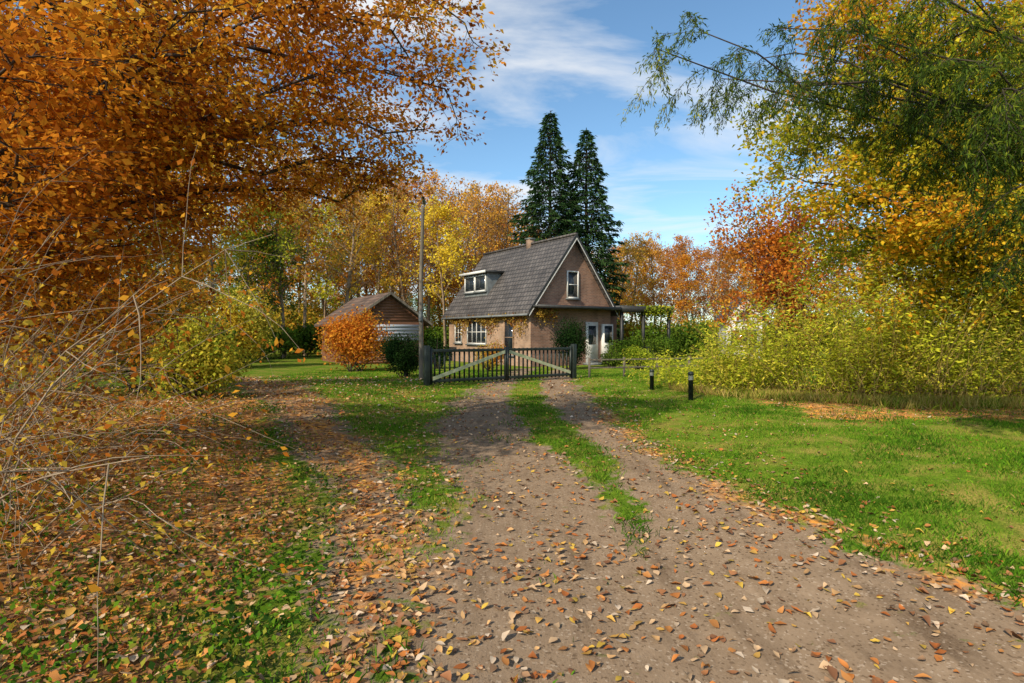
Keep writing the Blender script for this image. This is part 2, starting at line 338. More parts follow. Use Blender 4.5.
BP=[(0.42,0.13,0.015),(0.58,0.21,0.02),(0.72,0.32,0.03),(0.64,0.25,0.022),(0.78,0.46,0.045),(0.28,0.085,0.015)]
tg=[(465,25,7),(445,90,7),(385,165,7.5),(340,70,6),(255,140,6),(190,215,7),(120,90,5),(60,230,5.5),(300,5,5.5),(180,15,4.5),(90,300,6),(165,290,9),(420,20,8.5),(20,150,4),
    (370,110,9),(310,170,9),(240,60,7),(425,130,8),(100,180,7.5),(350,-40,6),(440,-50,7),(230,-60,5),(60,30,5),(250,200,9.5),(20,60,3.9),(130,245,6.5),(410,60,7),(330,130,7),(360,185,8)]
limbed_tree('beech_tree',[(-6.6,5.6,-.1),(-6.5,5.6,1.5),(-6.3,5.7,3),(-6.2,5.6,5),(-6.0,5.7,7.5)],.24,[P(*t) for t in tg],BP,.07,16,7,5,[M_bark,M_leaf],sideL=1.2,spread=.06)
tg=[(60,120,11),(150,160,12),(230,190,13),(110,230,12),(20,280,10),(190,250,14),(60,330,11),(150,300,12),(-30,200,11),(250,120,13),(300,100,14),(320,140,14),(10,20,11),(120,40,11),(-60,100,11),(210,60,12)]
limbed_tree('beech_tree',[(-12,11.5,-.1),(-12,11.5,3),(-11.7,11.5,6),(-11.5,11.6,10)],.28,[P(*t) for t in tg],[(0.45,0.16,0.02),(0.6,0.3,0.03),(0.66,0.42,0.04),(0.42,0.36,0.04),(0.25,0.24,0.03)],.11,16,7,3,[M_bark,M_leaf],sideL=2.0,twigL=.8,spread=.1)
# bare shrub thicket lower left
mb=MB(); segs=[]; pts=[]; ax=[]
for k in range(90):
    y=random.uniform(3.4,6.8); x=-y*random.uniform(.76,1.15)-.3; r=random.uniform(.004,.010)
    L=random.uniform(1.6,3.0); d=nz(np.array([random.uniform(.1,1.0),random.uniform(-.5,.4),random.uniform(.8,1.7)]))
    b0=np.array([x,y,h(x,y)-.05]); pp,rr=wander(b0,d,L,r,9,-.09,.09); addpath(segs,pp,rr)
    for s in range(8):
        i=random.randint(2,8); d2=nz(pp[i+1]-pp[i]+rng.normal(size=3)*.5) if i<9 else d
        q,rq=wander(pp[i],d2,random.uniform(.4,1.1),r*.5,5,-.07,.13); addpath(segs,q,rq)
        for z in range(5):
            if random.random()<.65:
                for e in range(3): pts.append(q[z+1]+rng.normal(size=3)*.05); ax.append(nz(q[z+1]-q[z]))
tubes(mb,segs,4,0); leaves(mb,np.array(pts),.055,[(0.5,0.17,0.02),(0.62,0.3,0.03),(0.45,0.14,0.02),(0.6,0.42,0.05),(0.3,0.11,0.02)],1,.6,axis=np.array(ax),flat=.3)
mb.obj('bare_twig_shrub',[M_twig,M_leaf])
# ---------------------------------------------------------------- generic bush
def bush(name,c,rad,n,L,pal,parent=None,lumps=9,mat=None,aspect=.6,stems=14,core=.5,flat=.3):
    mb=MB(); segs=[]; c=np.array(c,float); rad=np.array(rad,float)
    cc=c+np.array([0,0,rad[2]*.95])
    lc=nz(rng.normal(size=(lumps,3)))*rng.uniform(.3,.62,(lumps,1)); lr=rng.uniform(.32,.55,lumps)
    k=rng.integers(0,lumps,n); d=nz(rng.normal(size=(n,3))); rr=lr[k]*rng.uniform(core,1.15,n)*(1+.12*rng.normal(size=n))
    q=(lc[k]+d*rr[:,None]); q[:,2]=np.maximum(q[:,2],-.95+rng.random(n)*.1)
    pts=cc+q*rad
    for s in range(stems):
        T=cc+nz(rng.normal(size=3)+[0,0,.8])*rad*.8; b0=c+np.array([random.uniform(-.2,.2)*rad[0],random.uniform(-.2,.2)*rad[1],-.03])
        m_=(b0+T)/2+rng.normal(size=3)*.08*rad; addpath(segs,[b0,m_,T],[.025,.015,.005])
    tubes(mb,segs,5,0); leaves(mb,pts,L,pal,1,aspect,nrm=nz(d+[0,0,.4]),flat=flat)
    return mb.obj(name,[M_bark,mat or M_leaf],parent)
GD=[(0.012,0.032,0.01),(0.02,0.05,0.014),(0.03,0.07,0.015),(0.015,0.03,0.01)]
OR=[(0.6,0.2,0.025),(0.7,0.32,0.035),(0.48,0.14,0.02),(0.72,0.42,0.05)]
YG=[(0.3,0.38,0.035),(0.45,0.5,0.04),(0.18,0.28,0.02),(0.62,0.55,0.06)]
YE=[(0.7,0.52,0.05),(0.6,0.4,0.035),(0.42,0.42,0.05),(0.72,0.58,0.09)]
MG=[(0.06,0.12,0.015),(0.11,0.2,0.02),(0.17,0.25,0.03),(0.05,0.09,0.012)]
def gp(px,D,z=0): return (( px-512)/F*D,D,z)
bush('orange_shrub',gp(356,25),(1.7,1.2,1.6),11000,.12,OR,lumps=18)
bush('evergreen_shrub',gp(404,21.5),(1.0,.8,.95),10500,.075,GD,core=.2,lumps=18)
bush('yellow_shrub',gp(490,25),(.8,.7,.78),2500,.09,[(0.6,0.35,0.05),(0.5,0.4,0.05),(0.6,0.25,0.04)])
bush('evergreen_shrub',gp(572,26.4),(1.0,.8,1.35),10500,.075,GD,core=.2,lumps=18)
bush('garden_shrub',gp(612,27.5),(.8,.7,.5),2500,.08,MG)
bush('garden_shrub',gp(638,26.5),(1.0,.8,.6),3000,.08,YG)
bush('garden_shrub',gp(625,31),(1.5,.8,.9),3500,.10,MG)
bush('garden_shrub',gp(662,29),(1.0,.9,.9),3500,.10,MG)
bush('yellow_shrub',gp(240,28),(2.2,1.4,2.1),8000,.14,YE,lumps=16)
bush('hazel_shrub',(-6.4,11.5,0),(1.1,1.1,1.2),6500,.085,[(0.4,0.42,0.04),(0.55,0.45,0.05),(0.26,0.32,0.03),(0.6,0.36,0.04)],lumps=16)
bush('hazel_shrub',(-8.2,13,0),(1.8,1.4,1.9),9000,.10,[(0.3,0.28,0.03),(0.5,0.36,0.04),(0.6,0.33,0.04),(0.16,0.18,0.02)],lumps=16)
bush('garden_shrub',gp(438,27),(.7,.6,.9),2500,.09,GD)
# ---------------------------------------------------------------- right thicket
def thicket(name,x0,x1,yf,depth,zt,n,pal,per=58,L=.105):
    mb=MB(); segs=[]; pts=[]; ax=[]
    clx=rng.uniform(x0,x1,26)
    for k in range(n):
        x=random.uniform(x0,x1) if random.random()<.4 else float(np.clip(clx[random.randrange(26)]+rng.normal()*.22,x0,x1)); y=yf(x)+random.random()**1.3*depth
        H=zt(x)*random.choice([.4,.6,.8,.95,1.0,1.12,1.3])*random.uniform(.9,1.08); d=nz(np.array([rng.normal()*.32,rng.normal()*.26-.16,1.0]))
        pp,rr=wander((x,y,h(x,y)-.03),d,H,.008,7,-.02,.12,.3); addpath(segs,pp,rr)
        lo=random.choice([.05,.2,.35])
        for s in range(per):
            t=(lo+(1-lo)*random.random()**.8)*7; i=min(int(t),6); b=pp[i]+(pp[i+1]-pp[i])*(t-i)
            o=rng.normal(size=3)*[.13,.13,.06]*(1.4-t/9); pts.append(b+o); ax.append(nz(o*[1,1,.3]+[0,0,.02]))
    tubes(mb,segs,3,0); leaves(mb,np.array(pts),L,pal,1,.34,axis=np.array(ax)*1.4+[0,0,-.45],flat=.35,clump=1.1,jit=.3)
    return mb.obj(name,[M_stem,M_leaf])
zt=lambda x:float(np.interp(x,[4.0,4.9,5.8,6.6,7.6,9,12,15],[.8,1.2,1.6,2.2,2.65,2.7,2.6,2.6]))*(1+.12*math.sin(x*2.3)+.10*math.sin(x*5.1))
thicket('yellow_green_thicket',4.2,15,lambda x:float(np.interp(x,[4.0,5,8,12,15],[17,14.2,12.4,11.7,11.8]))+.25*math.sin(x*3.1),2.4,zt,950,[(0.40,0.46,0.035),(0.56,0.60,0.045),(0.70,0.68,0.06),(0.32,0.38,0.03),(0.74,0.64,0.08),(0.48,0.54,0.04)])
# dry grass fringe in front of it
mb=MB(); n=16000; x=rng.uniform(4.4,14.5,n); yf=np.interp(x,[4.4,5,8,12,15],[16,14.2,12.4,11.7,11.8]); y=yf-.2-np.abs(rng.normal(size=n))*.35+.25
C=np.stack([x,y,h(x,y)-.01],1); a_=nz(np.stack([rng.normal(size=n)*.35,rng.normal(size=n)*.35,np.ones(n)],1))
leaves(mb,C,.24,[(0.16,0.26,0.02),(0.42,0.36,0.08),(0.5,0.38,0.12),(0.28,0.34,0.03),(0.34,0.22,0.08)],0,.06,axis=a_*2.2,flat=.0,clump=1.4)
mb.obj('dry_grass_fringe',[M_grass])
# ---------------------------------------------------------------- right big trees
RP=[(0.66,0.25,0.02),(0.72,0.36,0.025),(0.72,0.48,0.03),(0.60,0.50,0.035),(0.42,0.44,0.03),(0.32,0.37,0.025)]
tg=[(790,175,13),(820,120,13),(845,220,12.5),(870,60,13),(905,150,12),(940,250,12),(960,90,12),(985,190,11.5),(880,280,13),(930,20,12),(1000,30,12),(1010,280,12),(830,250,15),(900,-20,13),(820,70,15),(860,160,15),(960,300,13),(1050,120,12),(1060,220,12),(785,140,14.5),(840,30,14),(910,210,11),(850,10,15),(920,90,11),(1000,130,10.5),(1000,230,11),(880,110,13),(950,180,13),(870,200,14)]
limbed_tree('autumn_maple_tree',[(13.2,14.2,-.1),(13.2,14.2,3),(13.0,14,6),(12.9,14,9.5)],.3,[P(*t) for t in tg],RP,.115,15,7,7,[M_bark,M_leaf],sideL=1.8,twigL=.7,r_limb=.07,spread=.12,clump=.28)
tg=[(655,50,7),(705,35,7),(720,80,7.5),(780,30,7),(760,60,8),(850,30,6.5),(900,90,7),(950,60,6),(980,130,6),(1010,190,6),(1000,90,5.5),(1020,250,6.5),(870,-30,6),(960,-10,6)]
limbed_tree('larch_tree',[(8.6,6.8,-.1),(8.6,6.8,3),(8.5,6.8,6),(8.4,6.8,11)],.22,[P(*t) for t in tg],[(0.05,0.09,0.02),(0.08,0.13,0.02),(0.2,0.25,0.025),(0.46,0.45,0.035),(0.66,0.56,0.05)],.075,18,7,8,[M_bark,M_leaf],sideL=.8,twigL=.30,aspect=.2,droop=.38,r_limb=.026,startf=.22,clump=.3,side_r=.005,spread=.025,taperL=.2)
# ---------------------------------------------------------------- spruces
def spruce(name,loc,H,R,pal):
    mb=MB(); segs=[(np.array([0,0,-.1]),np.array([0,0,H*.6]),.28,.13),(np.array([0,0,H*.6]),np.array([0,0,H]),.13,.02)]; pts=[];ax=[]
    z=1.0
    while z<H-.1:
        t=z/H; r=R*(min(1,(1-t)*1.9)**.8)
        nb=int(6+5*(1-t)); a0=random.random()*6.28
        for k in range(nb):
            a=a0+k*6.283/nb+rng.normal()*.15; rl=r*random.uniform(.7,1.15)*(1+.15*math.sin(z*1.4+a*2))
            d=np.array([math.cos(a),math.sin(a),.30]); K=5; p=np.array([0,0,z]); pp=[p]
            for i in range(K): p=p+nz(d)*rl/K; d[2]-=.11; pp.append(p)
            addpath(segs,pp,[.035*(1-i/6)+.004 for i in range(K+1)])
            m_=int(12+rl*16)
            for q in range(m_):
                tt=(.3+.7*random.random()**.7)*K; i=min(int(tt),K-1); b=pp[i]+(pp[i+1]-pp[i])*(tt-i)
                sd=np.array([-math.sin(a),math.cos(a),0])*rng.normal()*.35*(1.2-tt/K)
                pts.append(b+sd+[0,0,-.03]); ax.append(nz(np.array([math.cos(a),math.sin(a),0])*.8+sd*1.2+np.array([0,0,-.55])))
        z+=random.uniform(.24,.36)
    tubes(mb,segs,4,0); leaves(mb,np.array(pts),.38,pal,1,.26,axis=np.array(ax)*1.5,flat=.2,clump=.5)
    o=mb.obj(name,[M_bark,M_needle]); o.location=loc; return o
SP=[(0.022,0.052,0.018),(0.033,0.075,0.024),(0.05,0.095,0.03),(0.014,0.034,0.014)]
spruce('spruce_tree',gp(550,45),19.3,2.9,SP); spruce('spruce_tree',gp(586,46),18.2,2.8,SP)
# ---------------------------------------------------------------- woodland tree library
def wtree(name,H,cr,pal,nl,leafL,trunk_r=.16,crown0=.3,bark=None,nlimb=18,mat=None):
    mb=MB(); segs=[]; tips=[]
    K=8; tp,tr_=wander((0,0,-.1),(0,0,1),H*.95,trunk_r,K,.08,.05,.12); addpath(segs,tp,tr_)
    for k in range(nlimb):
        t=crown0+(1-crown0)*(k+rng.random())/nlimb; f=t*K; i=min(int(f),K-1); b=tp[i]+(tp[i+1]-tp[i])*(f-i)
        a=k*2.4+rng.normal()*.3; prof=math.sin(min(1,(t-crown0)/(1-crown0)*.8+.2)*3.0)**.7+.12
        L=cr*prof*random.uniform(.7,1.25); lp,lr=wander(b,(math.cos(a),math.sin(a),.85),L*1.2,trunk_r*.3*(1.1-t)+.015,5,.06,.14); addpath(segs,lp,lr)
        for s in range(6):
            i=random.randint(1,4); q,rq=wander(lp[i],nz(lp[i+1]-lp[i]+rng.normal(size=3)*.6),L*.5,.018,3,.04,.18,.3); addpath(segs,q,rq)
            for e in range(3):
                w,rw=wander(q[random.randint(1,3)],nz(rng.normal(size=3)+[0,0,.4]),L*.25,.010,2,.0,.2,.4); addpath(segs,w,rw); tips.append(w[1]); tips.append(w[2])
    tubes(mb,segs,3,0); tips=np.array(tips)
    tips=tips[rng.random(len(tips))<.75]
    p=tips[rng.integers(0,len(tips),nl)]+rng.normal(size=(nl,3))*cr*.075
    leaves(mb,p,leafL,pal,1,.7,flat=.25,clump=.7)
    return mb.mesh(name,[bark or M_barkl,mat or M_leafbg])
lib=[wtree('w0',15,2.8,[(0.74,0.50,0.045),(0.62,0.44,0.04),(0.76,0.54,0.06)],4200,.22,crown0=.34,trunk_r=.18),
     wtree('w1',15,2.7,[(0.66,0.34,0.05),(0.68,0.42,0.06),(0.55,0.26,0.045)],2700,.21,crown0=.3,nlimb=22,trunk_r=.2),
     wtree('w2',14,3.2,[(0.42,0.40,0.035),(0.56,0.48,0.04),(0.28,0.30,0.025)],5000,.23,crown0=.3),
     wtree('w3',14,3.0,[(0.68,0.31,0.03),(0.72,0.42,0.04),(0.55,0.22,0.028)],5200,.23,crown0=.3),
     wtree('w4',16,2.5,[(0.66,0.42,0.07),(0.6,0.34,0.06)],1100,.21,crown0=.28,nlimb=24,trunk_r=.21),
     wtree('w5',13,4.0,[(0.08,0.14,0.02),(0.14,0.2,0.025),(0.06,0.1,0.02)],7000,.28,crown0=.12)]
def grove(name,items):
    e=empty(name)
    for n_,(x,y,k,s) in enumerate(items):
        o=bpy.data.objects.new('tree_%d'%n_,lib[k]); o.location=(x,y,0); o.scale=(s*random.uniform(.9,1.15),)*2+(s,); o.rotation_euler=(0,0,random.random()*6.28); o.parent=e; scene.collection.objects.link(o)
it=[]
for px,D,k,s in [(240,38,2,.75),(262,40,5,.62),(285,40,4,.95),(305,44,0,1.05),(322,48,2,.95),(342,42,4,.9),(360,50,1,1.1),(378,46,0,.9),(395,52,1,1.15),(410,46,4,.9),(428,50,1,1.08),(445,44,0,.78),(455,52,4,1.0),(470,48,1,.9),(486,54,1,1.08),(500,50,4,.92),(515,56,1,1.0),(530,52,3,.8),
    (350,60,0,1.15),(380,62,3,1.15),(418,60,1,1.18),(440,62,3,1.1),(475,62,1,1.12),(505,62,3,1.0),(272,50,3,.95),(298,56,3,1.1),(330,58,1,1.15),(365,58,3,1.05),(400,64,0,1.2),(458,66,3,1.15),(492,66,0,1.1),(252,54,0,1.0),
    (612,52,1,.68),(628,56,1,.76),(640,60,3,.76),(655,56,1,.74),(668,60,1,.80),(682,56,3,.66),(697,62,1,.82),(712,58,1,.74),(728,60,3,.75),(745,64,1,.86),(766,56,2,.65),(620,64,3,.82),(660,66,3,.82),(705,66,3,.8),(790,56,3,.8),(830,50,2,.8),(870,50,3,.8),(920,45,2,.8),(980,42,3,.8),(1040,42,0,.8),(1100,40,2,.8),
    (215,34,0,.9),(180,34,3,.9),(140,32,2,.9),(90,30,0,.9),(40,28,3,.9),(-20,28,2,.9),(-90,28,3,.9)]:
    it.append(((px-512)/F*D,D,k,s))
grove('woodland_trees',it)
it=[]
for D,n_,lo_,ks in ((74,38,.85,[0,1,2,3,3,1]),(84,40,.55,[5,5,3,2])):
    for k in range(n_):
        x=-D*1.25+2.5*D*(k+random.random())/n_
        it.append((x,D+random.uniform(-4,4),random.choice(ks),random.uniform(lo_,lo_+.2)*(.82 if x>5 else 1.0)))
grove('distant_trees',it)
def hedge_mass(name,items,pal):
    e=empty(name)
    for px,D,rx,rz in items:
        bush('undergrowth',gp(px,D),(rx,rx*.6,rz),int(1200*rx*rz/2.5+600),.25,pal,e,lumps=14,stems=5)
hedge_mass('woodland_undergrowth',[(230,33,3,1.3),(275,38,3,1.1),(310,42,3,1.4),(440,48,4,1.4),(680,42,4,1.5),(708,44,3,1.3),(805,36,3.2,1.7),(850,34,4,1.7),(920,30,4,1.8),(1010,28,4,1.8),(180,26,3,1.6),(100,24,3,1.6),(20,22,3,1.8)],MG)
hedge_mass('woodland_undergrowth',[(255,44,3,1.9),(300,48,4,2.2),(325,60,6,3),(280,62,6,3),(350,50,5,2.2),(400,56,5,2.6),(520,58,6,2.4),(640,54,5,1.9),(700,55,5,1.9),(770,54,5,2),(460,56,5,2.5),(150,36,4,2.2),(600,58,5,1.8),(380,44,3.5,1.8)],[(0.55,0.37,0.045),(0.34,0.32,0.035),(0.6,0.33,0.04),(0.18,0.19,0.02),(0.68,0.5,0.06)])
o=bpy.data.objects.new('copper_beech_tree',wtree('copper_beech',6.4,3.3,[(0.6,0.2,0.03),(0.7,0.27,0.035),(0.5,0.14,0.025),(0.72,0.38,0.05)],14000,.17,crown0=.15,bark=M_bark,nlimb=30,mat=M_leaf))
o.location=gp(788,28); scene.collection.objects.link(o)
# ---------------------------------------------------------------- box helper
def box(name,x0,x1,y0,y1,z0,z1,mat,parent,bev=0.0):
    mb=MB(); v=[(x,y,z) for z in (z0,z1) for x,y in ((x0,y0),(x1,y0),(x1,y1),(x0,y1))]
    mb.add(v,[[0,3,2,1],[4,5,6,7],[0,1,5,4],[1,2,6,5],[2,3,7,6],[3,0,4,7]],0)
    o=mb.obj(name,[mat],parent)
    if bev: md=o.modifiers.new('b','BEVEL'); md.width=bev; md.segments=2
    return o
def poly_obj(name,v,f,mat,parent):
    me=bpy.data.meshes.new(name); me.from_pydata(v,[],f); me.materials.append(mat); o=bpy.data.objects.new(name,me); scene.collection.objects.link(o); o.parent=parent; return o
def gable_body(name,hw,L,ze,zr,mat,parent,sidemat=None,z0=0):
    v=[(-hw,0,z0),(hw,0,z0),(hw,0,ze),(0,0,zr),(-hw,0,ze),(-hw,L,z0),(hw,L,z0),(hw,L,ze),(0,L,zr),(-hw,L,ze)]
    f=[(0,1,2,3,4),(9,8,7,6,5),(1,6,7,2),(5,0,4,9)]
    o=poly_obj(name,v,f,mat,parent)
    if sidemat: o.data.materials.append(sidemat); o.data.polygons[3].material_index=1
    return o
def roof_slab(name,x0,z0,x1,z1,y0,y1,th,mat,parent):
    v=[(x0,y0,z0),(x1,y0,z1),(x1,y1,z1),(x0,y1,z0),(x0,y0,z0-th),(x1,y0,z1-th),(x1,y1,z1-th),(x0,y1,z0-th)]
    return poly_obj(name,v,[(0,1,2,3),(7,6,5,4),(0,4,5,1),(1,5,6,2),(2,6,7,3),(3,7,4,0)],mat,parent)
ROT=math.radians(34.4)
H=empty('brick_house',(3.2,30,0),ROT)
ze,zr,hw,Lh=3.05,6.7,2.75,8.6; sl=(zr-ze)/hw
gable_body('walls',hw,Lh,ze,zr,M_brick,H,M_brick2)
ov=.32
roof_slab('roof_left',-hw-ov,ze-ov*sl+.16,0,zr+.16,-.28,Lh+.28,.13,M_roof,H); roof_slab('roof_right',0.001,zr+.16,hw+ov,ze-ov*sl+.16,-.28,Lh+.28,.13,M_roof,H)
for s in (-1,1):
    roof_slab('verge_board',*( (-hw-ov,ze-ov*sl+.20,0,zr+.20) if s<0 else (0.001,zr+.20,hw+ov,ze-ov*sl+.20)),-.33,-.283,.26,M_dark,H)
    roof_slab('verge_trim',*( (-hw-ov,ze-ov*sl-.02,0,zr-.02) if s<0 else (0.001,zr-.02,hw+ov,ze-ov*sl-.02)),-.345,-.332,.07,M_white,H)
box('ridge_cap',-.1,.1,-.3,Lh+.3,zr+.13,zr+.24,M_roof,H)
box('gutter',-hw-ov-.12,-hw-ov,-.25,Lh+.25,ze-ov*sl-.06,ze-ov*sl+.04,M_grey,H)
box('chimney',-.18,.18,3.6,3.95,zr-.3,zr+.45,M_brick2,H); box('chimney_cap',-.22,.22,3.56,3.99,zr+.45,zr+.51,M_grey,H)
def window(face,a0,a1,z0,z1,nv=2,nh=2,par=H,off=-hw,fr=.07,glass=M_glass,frame=M_white):
    def bx(nm,a,b,c,d,p0,p1,mt):
        if face=='L': box(nm,off-p1,off-p0,a,b,c,d,mt,par)
        else: box(nm,a,b,off-p1,off-p0,c,d,mt,par)
    bx('window_glass',a0+.02,a1-.02,z0+.02,z1-.02,.004,.02,glass)
    bx('window_frame',a0-fr,a0,z0-fr,z1+fr,.004,.07,frame); bx('window_frame',a1,a1+fr,z0-fr,z1+fr,.004,.07,frame)
    bx('window_frame',a0,a1,z1,z1+fr,.004,.068,frame); bx('window_frame',a0,a1,z0-fr,z0,.004,.068,frame)
    for i in range(1,nv): t=a0+(a1-a0)*i/nv; bx('glazing_bar',t-.022,t+.022,z0,z1,.022,.05,frame)
    for i in range(1,nh): t=z0+(z1-z0)*i/nh; bx('glazing_bar',a0,a1,t-.02,t+.02,.022,.046,frame)
    bx('window_sill',a0-.14,a1+.14,z0-fr-.07,z0-fr-.003,.004,.13,M_grey)
window('F',-.36,.3,3.6,4.9,1,2,off=0); window('L',4.2,6.2,1.15,2.4,4,2); window('L',1.5,2.3,.6,2.35,1,2,frame=M_brick2,fr=.05); window('L',7.0,7.7,1.2,2.3,2,2)
dx=-2.25; v0,v1=4.9,7.5; zb=3.9; zt_=5.2
poly_obj('dormer_body',[(dx,v0,zb),(dx,v1,zb),(dx,v1,zt_),(dx,v0,zt_),(-.9,v0,zt_),(-.9,v1,zt_),(-.9,v0,zb),(-.9,v1,zb)],[(0,1,2,3),(0,3,4,6),(1,7,5,2),(3,2,5,4)],M_grey,H)
box('dormer_roof',dx-.25,-.85,v0-.2,v1+.2,zt_+.002,zt_+.13,M_dark,H); box('dormer_fascia',dx-.28,dx-.253,v0-.22,v1+.22,zt_-.02,zt_+.12,M_white,H)
window('L',v0+.15,(v0+v1)/2-.05,zb+.32,zt_-.16,1,1,off=dx); window('L',(v0+v1)/2+.1,v1-.15,zb+.32,zt_-.16,1,1,off=dx)
box('canopy_roof',-hw-.1,hw+.05,-.75,-.004,2.98,3.08,M_dark,H); box('canopy_edge',-hw-.12,hw+.05,-.79,-.752,2.94,3.11,M_dark,H)
box('front_door',.9,1.75,-.06,-.004,.1,2.3,M_white,H); box('door_glass',1.05,1.6,-.075,-.062,1.1,2.1,M_glass,H); box('door_step',.7,2.0,-.6,-.01,0,.12,M_grey,H)
box('porch_wall',2.0,hw,-.2,-.004,0.0,2.2,M_white,H); box('porch_window',2.1,hw-.1,-.22,-.203,1.2,2.1,M_glass,H)
V_=empty('veranda',(3.2,30,0),ROT)
box('veranda_roof',hw+.06,7.0,-.7,4.2,3.02,3.22,M_dark,V_); box('veranda_fascia',hw+.06,7.05,-.76,-.704,2.88,3.22,M_dark,V_)
for xx in (hw+.25,4.7,6.85):
    for yy in (-.6,4.0): box('post',xx-.07,xx+.07,yy-.07,yy+.07,0,3.01,M_dark,V_)
box('veranda_wall',hw+.3,6.8,3.6,3.75,0,2.9,M_wood,V_); box('veranda_rail',hw+.35,6.75,-.63,-.57,.85,.93,M_dark,V_)
for k in range(14): box('rail_baluster',hw+.5+k*.25,hw+.54+k*.25,-.62,-.58,.1,.85,M_dark,V_)
mb=MB(); n=2600; yy=rng.uniform(.1,8.4,n); hang=np.abs(rng.normal(size=n))*.3*(1+.7*np.sin(yy*2.1)); C=np.stack([-hw-.12-np.abs(rng.normal(size=n))*.1,yy,2.72-hang],1)
C=C[C[:,2]>1.2]
e2=rng.uniform(-2.6,-1.4,450); C2=np.stack([e2,-.15-rng.random(450)*.5,2.9-np.abs(rng.normal(size=450))*.3],1)
leaves(mb,np.concatenate([C,C2]),.11,[(0.42,0.25,0.04),(0.45,0.3,0.06),(0.35,0.14,0.04),(0.22,0.22,0.04)],0,.8,flat=.2); o=mb.obj('climbing_vine',[M_leaf]); o.location=(3.2,30,0); o.rotation_euler=(0,0,ROT)
mb=MB(); n=2000; C=np.stack([rng.uniform(4.6,7.2,n),rng.uniform(-.95,.4,n),3.25-np.abs(rng.normal(size=n))*.3],1)
leaves(mb,C,.13,YG,0,.8,flat=.2); o=mb.obj('climbing_vine',[M_leaf]); o.location=(3.2,30,0); o.rotation_euler=(0,0,ROT)
# ---------------------------------------------------------------- shed
S=empty('timber_shed',(-6.95,32,0),math.radians(34))
gable_body('walls',2.15,5.5,2.35,3.85,M_wood,S)
for a in ((-2.55,2.25,0,4.0),(0.001,4.0,2.55,2.25)):
    roof_slab('roof',*a,-.35,5.8,.12,M_roof2,S)
for a in ((-2.55,2.27,0,4.02),(0.001,4.02,2.55,2.27)): roof_slab('barge_board',*a,-.39,-.352,.15,M_pole,S)
box('shutter_door',-1.2,1.85,-.06,-.004,1.25,2.2,M_blind,S)
for k in range(5): box('shutter_slat',-1.18,1.83,-.085,-.062,1.27+k*.19,1.40+k*.19,M_blind,S)
for k in range(9): box('weatherboard',-2.16,2.16,-.035,-.003,.05+k*.13,.165+k*.13,M_wood,S)
for k in range(9): 
    w_=2.15*(1-max(0,(2.4+k*.16+.14-2.35))/1.5)-.05
    if w_>.1: box('gable_board',-w_,w_,-.03,-.003,2.4+k*.16,2.53+k*.16,M_wood,S)
box('shed_window',-2.19,-2.155,1.4,2.6,1.1,1.9,M_glass,S); box('shed_window_frame',-2.21,-2.19,1.3,2.7,1.0,1.1,M_white,S)
# small white house in distance
W=empty('white_cottage',gp(744,37),math.radians(-14))
gable_body('walls',1.1,5,2.9,4.1,M_white,W)
for a in ((-1.4,2.7,0,4.25),(0.001,4.25,1.4,2.7)): roof_slab('roof',*a,-.25,5.2,.12,M_roof,W)
window('F',-.3,.3,2.6,3.2,2,1,par=W,off=0); window('F',-.8,.8,.9,1.9,3,1,par=W,off=0)
# ---------------------------------------------------------------- gate
A=np.array([-2.62,17.6]); B=np.array([2.25,20.9]); d=B-A; Lg=np.linalg.norm(d); G=empty('driveway_gate',(A[0],A[1],0),math.atan2(d[1],d[0]))
box('gate_post',-.10,.06,-.08,.08,-.05,1.27,M_black,G,.01); box('gate_post',Lg-.06,Lg+.10,-.08,.08,-.05,1.27,M_black,G,.01)
def leaf(x0,x1,flip):
    for z,hh_ in ((.12,.09),(1.06,.09)): box('rail',x0,x1,-.03,.03,z,z+hh_,M_black,G,.005)
    box('stile',x0,x0+.07,-.035,.035,.06,1.2,M_black,G); box('stile',x1-.07,x1,-.035,.035,.06,1.2,M_black,G)
    n=int((x1-x0)/.17)
    for k in range(1,n):
        x=x0+(x1-x0)*k/n; box('picket',x-.028,x+.028,.032,.055,.08,1.16,M_black,G)
    a,b_=(x0+.08,.24),(x1-.08,1.04)
    if flip: a,b_=(x0+.08,1.04),(x1-.08,.24)
    w=.055; poly_obj('brace',[(a[0],-.06,a[1]-w),(b_[0],-.06,b_[1]-w),(b_[0],-.06,b_[1]+w),(a[0],-.06,a[1]+w),(a[0],-.035,a[1]-w),(b_[0],-.035,b_[1]-w),(b_[0],-.035,b_[1]+w),(a[0],-.035,a[1]+w)],[(0,1,2,3),(7,6,5,4),(0,4,5,1),(1,5,6,2),(2,6,7,3),(3,7,4,0)],M_pale,G)
mid=Lg*.5
leaf(.09,mid-.01,False); leaf(mid+.01,Lg-.09,True)
Fn=empty('post_fence',(0,0,0))
for k in range(5):
    x=2.9+k*1.4; y=21.3+k*.5; box('fence_post',x-.04,x+.04,y-.04,y+.04,-.05,.75,M_pole,Fn)
    if k<4:
        for z in (.35,.65): poly_obj('fence_rail',[(x,y-.06,z),(x+1.4,y+.44,z),(x+1.4,y+.44,z+.05),(x,y-.06,z+.05)],[(0,1,2,3)],M_pole,Fn)
